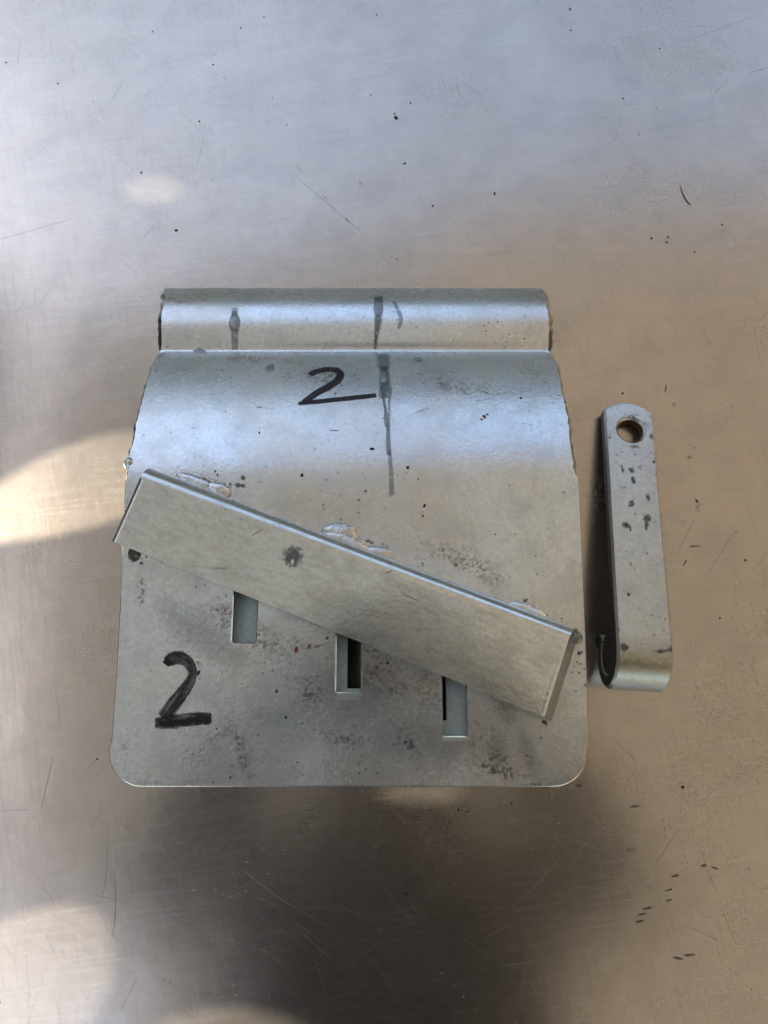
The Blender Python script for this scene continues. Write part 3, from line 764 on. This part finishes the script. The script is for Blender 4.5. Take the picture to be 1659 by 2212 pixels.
# ================================================================== the hooked bar
zb_top = .031
c_top = at(1358.5, 930, .0085); c_bot = at(1394.5, 1425, zb_top)
ax = Vector((c_bot.x - c_top.x, c_bot.y - c_top.y, 0)).normalized(); sd = Vector((-ax.y, ax.x, 0))     # sd points to the right in the picture
if sd.x < 0: sd = -sd
HW = .5 * (at(1457, 1425, zb_top) - at(1333, 1425, zb_top)).length * .985
e0 = at(1357, 869, .0065)
org = Vector((e0.x, e0.y, 0)); org = c_top - ax * (c_top - org).dot(ax); org.z = 0
t_ = .0068; Rc = .0156
endp = at(1396, 1479, .013)
Ltot = (Vector((endp.x, endp.y, 0)) - org).dot(ax)
Ls = Ltot - Rc                                   # straight run ends here
slope = math.atan((2 * Rc - t_ * 1.02) / Ls)
PL = [(0.0, t_)]                                 # top side of the strap in its own (s, z), by arc length
def path(s_):
    """top-side point, direction angle; s_ is the length along the top side"""
    z0 = t_
    L1 = Ls / math.cos(slope)
    if s_ <= L1:
        return s_ * math.cos(slope), z0 + s_ * math.sin(slope), slope
    a = (s_ - L1) / Rc
    zc = z0 + Ls * math.tan(slope) - Rc * math.cos(slope); sc = Ls + Rc * math.sin(slope)
    A1 = R(400)                                  # beyond this the end rolls in tighter
    if a <= A1:
        th = slope - a
        return sc - Rc * math.sin(th), zc + Rc * math.cos(th), th
    th = slope - A1; R2 = .0076
    cs, cz = sc - (Rc - R2) * math.sin(th), zc + (Rc - R2) * math.cos(th)
    th -= (s_ - L1 - A1 * Rc) / R2
    return cs - R2 * math.sin(th), cz + R2 * math.cos(th), th
def hook_pos(u, v_):                             # u across, v along
    s_, z_, th = path(v_)
    return org + ax * s_ + sd * u + Vector((0, 0, z_)), (ax * -math.sin(th) + Vector((0, 0, math.cos(th)))).normalized()
Larc = Ls / math.cos(slope) + Rc * R(230)
sag = .0048
ho = [(-HW + 2 * HW * i / 16, sag * ((2 * i / 16 - 1) ** 2)) for i in range(17)]
vs_ = [sag + .002]
while vs_[-1] < Larc - .0006: vs_.append(vs_[-1] + (.003 if vs_[-1] < Ls - .004 else .0008))
outl = [Vector(p) for p in ho] + [Vector((HW, v_)) for v_ in vs_] + [Vector((HW * (1 - .125 * i), Larc)) for i in range(17)] + [Vector((-HW, v_)) for v_ in reversed(vs_)]
hc = at(1362, 931, .009); hcv = (Vector((hc.x, hc.y, 0)) - org).dot(ax); hcu = (Vector((hc.x, hc.y, 0)) - org).dot(sd)
hole = [Vector(p) for p in arc(hcu, hcv, .0063, 0, 360, 40)[:-1]]
gp = [(-HW + 2 * HW * i / 8, v_) for v_ in vs_ for i in range(9)]
me = sheet('strap', outl, [hole], gp, hook_pos, t_, .0011, None, 40)
hk = empty('hooked_bar', org); tag(hk, 'flat zinc bar with a round hole at one end and curled at the other', 'bar')
me.transform(Matrix.Translation(-org)); link('strap', me, HOOK, hk)
me.materials.append(M('dark_strap_shade', metallic=.7, base_color=(.07, .085, .085), roughness=.4).m)
me.materials.append(M('rusty_bore', base_color=(.11, .065, .035), roughness=.8).m)
for p in me.polygons:                            # flanks and underside painted dark, for the shade under the strap
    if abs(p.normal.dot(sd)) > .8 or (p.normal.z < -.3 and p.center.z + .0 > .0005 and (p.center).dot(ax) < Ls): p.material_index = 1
    d_ = p.center - ax * hcv - sd * hcu
    if math.hypot(d_.dot(ax), d_.dot(sd)) < .0068 and abs(p.normal.z) < .6: p.material_index = 2

cpt, cdir, cth = path(Ls / math.cos(slope) + Rc * R(90))
bm = bmesh.new(); bmesh.ops.create_cone(bm, cap_ends=True, segments=32, radius1=Rc - t_ + .0008, radius2=Rc - t_ + .0008, depth=2 * HW - .0012)
me_c = bpy.data.meshes.new('curl_core'); bm.to_mesh(me_c); bm.free(); smooth(me_c, 40)
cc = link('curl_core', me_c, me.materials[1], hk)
cc.location = ax * (Ls + Rc * math.sin(slope)) + Vector((0, 0, t_ + Ls * math.tan(slope) - Rc * math.cos(slope)))
cc.rotation_euler = sd.to_track_quat('Z', 'Y').to_euler()
def onhook(px, py):                              # picture position to strap coordinates
    z_ = .01
    for _ in range(12):
        p = at(px, py, z_); s_ = (Vector((p.x, p.y, 0)) - org).dot(ax)
        if s_ <= Ls: z_ = t_ + s_ * math.tan(slope)
        else: z_ = t_ + Ls * math.tan(slope) - Rc + math.sqrt(max(0, Rc * Rc - (s_ - Ls) ** 2))
    u = (Vector((p.x, p.y, 0)) - org).dot(sd)
    v_ = s_ / math.cos(slope) if s_ <= Ls else Ls / math.cos(slope) + Rc * math.asin(min(1, (s_ - Ls) / Rc))
    return Vector((u, v_))
def hb(name, pxs, ws, mat, **k):
    k.setdefault('clip', lambda p: abs(p.x) < HW - .0006 and (p - Vector((hcu, hcv))).length > .0066)
    o = ribbon(name, [onhook(*p) for p in pxs], [x * .0002 for x in ws], hook_pos, mat, hk, **k)
    o.location = o.location - org; return o
def z7(x, y_): return ((2300 + x * .30139) * .54, (1550 + y_ * .30139) * .54)
def z8(x, y_): return ((2300 + x * .31646) * .54, (2150 + y_ * .31646) * .54)
ringp = [(hcu + .0074 * math.cos(R(a)), hcv + .0074 * math.sin(R(a))) for a in range(150, 400, 18)]
o = ribbon('rust_ring', ringp, [.0016 + .0014 * random.random() for _ in ringp], hook_pos, RUST, hk); o.location = -org
o = ribbon('rust_ring', [(hcu + .0072 * math.cos(R(a)), hcv + .0072 * math.sin(R(a))) for a in range(20, 130, 18)], [.001 + .001 * random.random() for _ in range(20, 130, 18)], hook_pos, RUST, hk); o.location = -org
for pts_, ws_ in ([(900, 470), (960, 500), (1020, 540)], (14, 22, 12)), ([(700, 380), (800, 370), (880, 400)], (14, 16, 12)), ([(640, 345), (670, 360), (690, 390)], (8, 12, 8)), ([(690, 785), (790, 790), (880, 790)], (10, 14, 10)):
    hb('rust_ring', [z7(*p) for p in pts_], ws_, RUST)
for pts_, ws_ in ([(1000, 600), (1040, 650), (1080, 690)], (16, 26, 22)), ([(390, 830), (410, 880), (440, 920)], (10, 16, 14)), ([(600, 1000), (625, 1060), (640, 1140)], (4, 8, 8)), ([(720, 1060), (750, 1100), (770, 1150)], (16, 22, 8)), \
        ([(760, 1150), (775, 1250), (785, 1300)], (6, 16, 12)), ([(950, 1390), (970, 1450), (980, 1530)], (8, 14, 4)), ([(720, 1600), (740, 1550), (770, 1490)], (16, 20, 12)), ([(900, 1790), (960, 1740), (1000, 1690)], (10, 22, 20)), \
        ([(940, 1920), (950, 1840), (960, 1760)], (4, 12, 14)), ([(640, 1880), (670, 1830), (700, 1770)], (16, 24, 8)), ([(700, 1800), (730, 1860), (740, 1920)], (14, 10, 3)), ([(1030, 1020), (1045, 990), (1055, 960)], (8, 9, 4)), ([(1140, 1560), (1160, 1640), (1170, 1720)], (9, 12, 10)), \
        ([(1080, 780), (1090, 850), (1095, 900)], (10, 12, 8)), ([(450, 640), (460, 665), (475, 690)], (5, 6, 4)), ([(610, 840), (625, 855), (640, 870)], (5, 6, 4)), ([(780, 880), (795, 890), (810, 900)], (6, 7, 4)):
    hb('zinc_spot', [z7(*p) for p in pts_], ws_, ZSPOT)
for pts_, ws_ in ([(540, 1385), (620, 1390), (700, 1390)], (24, 26, 4)), ([(975, 1440), (1080, 1440), (1190, 1425)], (4, 12, 6)), ([(1220, 1350), (1225, 1420), (1235, 1500)], (10, 22, 12)), ([(678, 690), (680, 720), (676, 750)], (6, 10, 7)), ([(700, 300), (705, 330), (710, 380)], (3, 5, 3)), ([(660, 190), (650, 180), (640, 175)], (5, 6, 4)), ([(900, 190), (910, 200), (918, 230)], (5, 7, 4)), ([(1215, 1000), (1225, 1060), (1230, 1120)], (5, 7, 4)), ([(525, 1100), (545, 1150), (550, 1200)], (8, 10, 6)):
    hb('zinc_spot', [z8(*p) for p in pts_], ws_, ZSPOT)
hb('bend_line', [z8(525, 1248), z8(880, 1250), z8(1250, 1262)], (2.5, 3, 2.5), decal_mat('bright_rub', (.85, .84, .82), .8, .4, 900, .1, .4, 0, .15, .25, 1.0), nv=2)
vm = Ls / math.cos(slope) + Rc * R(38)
o = ribbon('yellow_tint', [(-HW * .97, vm), (0, vm), (HW * .97, vm)], [Rc * R(125)] * 3, hook_pos, GOLD_REFLECTION, hk, lift=.00004, nv=24); o.location = -org

# ================================================================== unseen, set for shade and reflections: awnings, added cloth and walls; and the person
def canvas(name, ca, cb):
    cv = M(name); cv.t.nodes.remove(cv.b)
    tr = cv.n('BsdfTranslucent'); df = cv.n('BsdfDiffuse'); mx = cv.n('MixShader'); mx.inputs[0].default_value = .4
    ccol = cv.mix(cv.noise(3, 4), ca, cb)
    cv.t.links.new(ccol, tr.inputs[0]); cv.t.links.new(ccol, df.inputs[0])
    cv.t.links.new(tr.outputs[0], mx.inputs[1]); cv.t.links.new(df.outputs[0], mx.inputs[2])
    cv.t.links.new(mx.outputs[0], cv.t.nodes['Material Output'].inputs[0])
    return cv.m
AW = .95
def awning(label, mat, outl):  # unseen cloths, outlined and coloured for the reflections in the steel
    xs = [p[0] for p in outl]
    me = sheet('awning', outl, [], grid_pts(min(xs), max(xs), -1.6, 1.6, .2, None, .2),
               lambda x, y_: (Vector((x, y_, AW + .02 * math.sin(x * 5) + .04 * x)), Vector((0, 0, 1))), .0008, .0003)
    tag(link('awning', me, mat), label, 'awning', 'unseen awning cloths shaped for reflections')
awning('unseen tan canvas awning over the right of the table, shaped for its reflection', canvas('tan_canvas', (.465, .445, .41), (.42, .405, .375)), [(.12, -1.6), (2.2, -1.6), (2.2, 1.22), (.12, .90)])
awning('unseen greyish canvas awning over the left of the table, toned for its reflection', canvas('grey_canvas', (.42, .43, .435), (.385, .39, .40)), [(-.38, -1.6), (.115, -1.6), (.115, .89), (-.70, .64), (-.70, -.55), (-.46, -.62)])
box_ = mesh_py('added_dark_fence', *(lambda x0, x1, y0, y1, z0, z1: ([(x, y_, z_) for z_ in (z0, z1) for y_ in (y0, y1) for x in (x0, x1)], [(0, 1, 5, 4), (3, 2, 6, 7), (2, 0, 4, 6), (1, 3, 7, 5), (4, 5, 7, 6), (2, 3, 1, 0)]))(-4, 5, 2.3, 2.4, -.86, 1.12))  # added dark fence, mirrored as the dim band on the bent plate
wm = M('dark_green_paint', roughness=.9); wm.set('base_color', wm.mix(wm.noise(4, 6), (.06, .085, .085), (.09, .11, .105)))
hw = mesh_py('added_brown_wall', *(lambda x0, x1, y0, y1, z0, z1: ([(x, y_, z_) for z_ in (z0, z1) for y_ in (y0, y1) for x in (x0, x1)], [(0, 1, 5, 4), (3, 2, 6, 7), (2, 0, 4, 6), (1, 3, 7, 5), (4, 5, 7, 6), (2, 3, 1, 0)]))(2.4, 2.6, -3, 3.0, -.86, 1.6))  # added wall, put there to tone the reflection in the bar's right end
wn = M('brown_render', roughness=.9); wn.set('base_color', wn.mix(wn.noise(4, 6), (.17, .125, .085), (.22, .17, .12)))
tag(link('added_brown_wall', hw, wn.m), 'unseen brown wall added right of the table to mirror in the bar end', 'wall')
tag(link('added_dark_fence', box_, wm.m), 'unseen dark green fence added behind the table to darken the plate reflections', 'fence')

XS = -.78  # unseen cloth added to block the sun except through its cut holes
def land(px, py):                                # where the sunbeam that lands there crosses the shade cloth
    p = at(px, py); k = (XS - p.x) / LD.x; q_ = p + LD * k; return Vector((q_.y, q_.z))
H = [[(-90, 1125), (0, 1045), (60, 1008), (120, 975), (190, 950), (250, 932), (310, 935), (350, 985), (345, 1060), (300, 1108), (200, 1138), (100, 1160), (0, 1172), (-90, 1178)],
     [(-120, 2030), (0, 1990), (80, 1966), (150, 1952), (215, 1972), (246, 2040), (242, 2120), (205, 2200), (150, 2320), (-120, 2320)],
     [(340, 2205), (420, 2184), (520, 2178), (610, 2196), (700, 2250), (660, 2330), (340, 2330)],
     [(335 + 62 * math.cos(a * .524), 410 + 32 * math.sin(a * .524)) for a in range(12)],
     [(915 + 95 * math.cos(a * .524), 1712 + 22 * math.sin(a * .524)) for a in range(12)]]
hp = [resample([land(*p) for p in h], .02) for h in H]
me = sheet('sun_patch_screen', [(-.75, -.8), (.66, -.8), (.66, .93), (-.75, .93)], hp, grid_pts(-1.1, 1.1, -.8, .9, .2, None, .2),
           lambda a, b: (Vector((XS, a, b)), Vector((1, 0, 0))), .0008, .0002)
tag(link('sun_patch_screen', me, canvas('sun_patch_canvas', (.10, .097, .088), (.085, .082, .075))), 'unseen grey cloth added beside the table, holes cut to cast the sun patches', 'shade cloth')

pe = [((0, -.50, .02), .15), ((0, -.44, .18), .14), ((0, -.36, .34), .18), ((0, -.275, .46), .15), ((0, -.235, .53), .055), ((0, -.19, .60), .085), ((0, -.165, .68), .09), ((0, -.16, .74), .055)]
ve = [p for p, r_ in pe]; ra = [r_ for p, r_ in pe]; ee = [(i, i + 1) for i in range(len(pe) - 1)]
for sx in (-1, 1):
    def add(p, r_, par):
        ve.append((p[0] * sx, p[1], p[2])); ra.append(r_); ee.append((par, len(ve) - 1)); return len(ve) - 1
    a = add((.18, -.26, .46), .085, 3); a = add((.21, -.24, .36), .05, a); a = add((.19, -.17, .29), .042, a); a = add((.12, -.07, .35), .032, a)
    h = add((.085, -.015, .385), .026, a)
    for k in range(4): fgr = add((.06, .005 + .017 * k - .02, .395), .009, h); add((.042, .005 + .017 * k - .02, .388), .008, fgr)
    fgr = add((.07, -.05, .385), .010, h); add((.05, -.055, .375), .009, fgr)
    a = add((.10, -.53, -.06), .09, 0); a = add((.11, -.50, -.42), .062, a); a = add((.11, -.53, -.80), .045, a); add((.12, -.43, -.825), .035, a)
me = mesh_py('person', ve, []); me = bpy.data.meshes.new('person'); me.from_pydata(ve, ee, []); me.update()
pm = M('dark_clothing', roughness=.9)
sx_ = pm.n('SeparateXYZ'); pm.t.links.new(pm.tc.outputs['Object'], sx_.inputs[0])
pm.set('base_color', pm.mix(pm.math('GREATER_THAN', sx_.outputs[2], .545), (.009, .010, .006), (.22, .17, .12)))
pe_o = link('person', me, pm.m)
md = pe_o.modifiers.new('skin', 'SKIN'); md.use_smooth_shade = True
for i, r_ in enumerate(ra): me.skin_vertices[0].data[i].radius = (r_, r_)
me.skin_vertices[0].data[0].use_root = True
pe_o.modifiers.new('sub', 'SUBSURF').render_levels = 1
tag(pe_o, 'person in dark clothes leaning over the table with both hands on a phone', 'person')
hm = bmesh.new(); bmesh.ops.create_icosphere(hm, subdivisions=3, radius=.105)
for q_ in hm.verts: q_.co = Vector((q_.co.x * .95, q_.co.y, q_.co.z * .85)) * (1 + .05 * noise.noise(q_.co * 40))
me = bpy.data.meshes.new('hair'); hm.to_mesh(me); hm.free(); smooth(me, 60)
ho_ = link('hair', me, M('dark_hair', base_color=(.015, .012, .010), roughness=.6).m, pe_o); ho_.location = (0, -.19, .71)
ph = empty('phone', (0, 0, .37)); tag(ph, 'black phone held level above the bracket', 'phone')
box('case', -.038, .038, -.10, .055, -.004, .004, M('black_phone_case', base_color=(.02, .02, .02), roughness=.4).m, ph, .003)
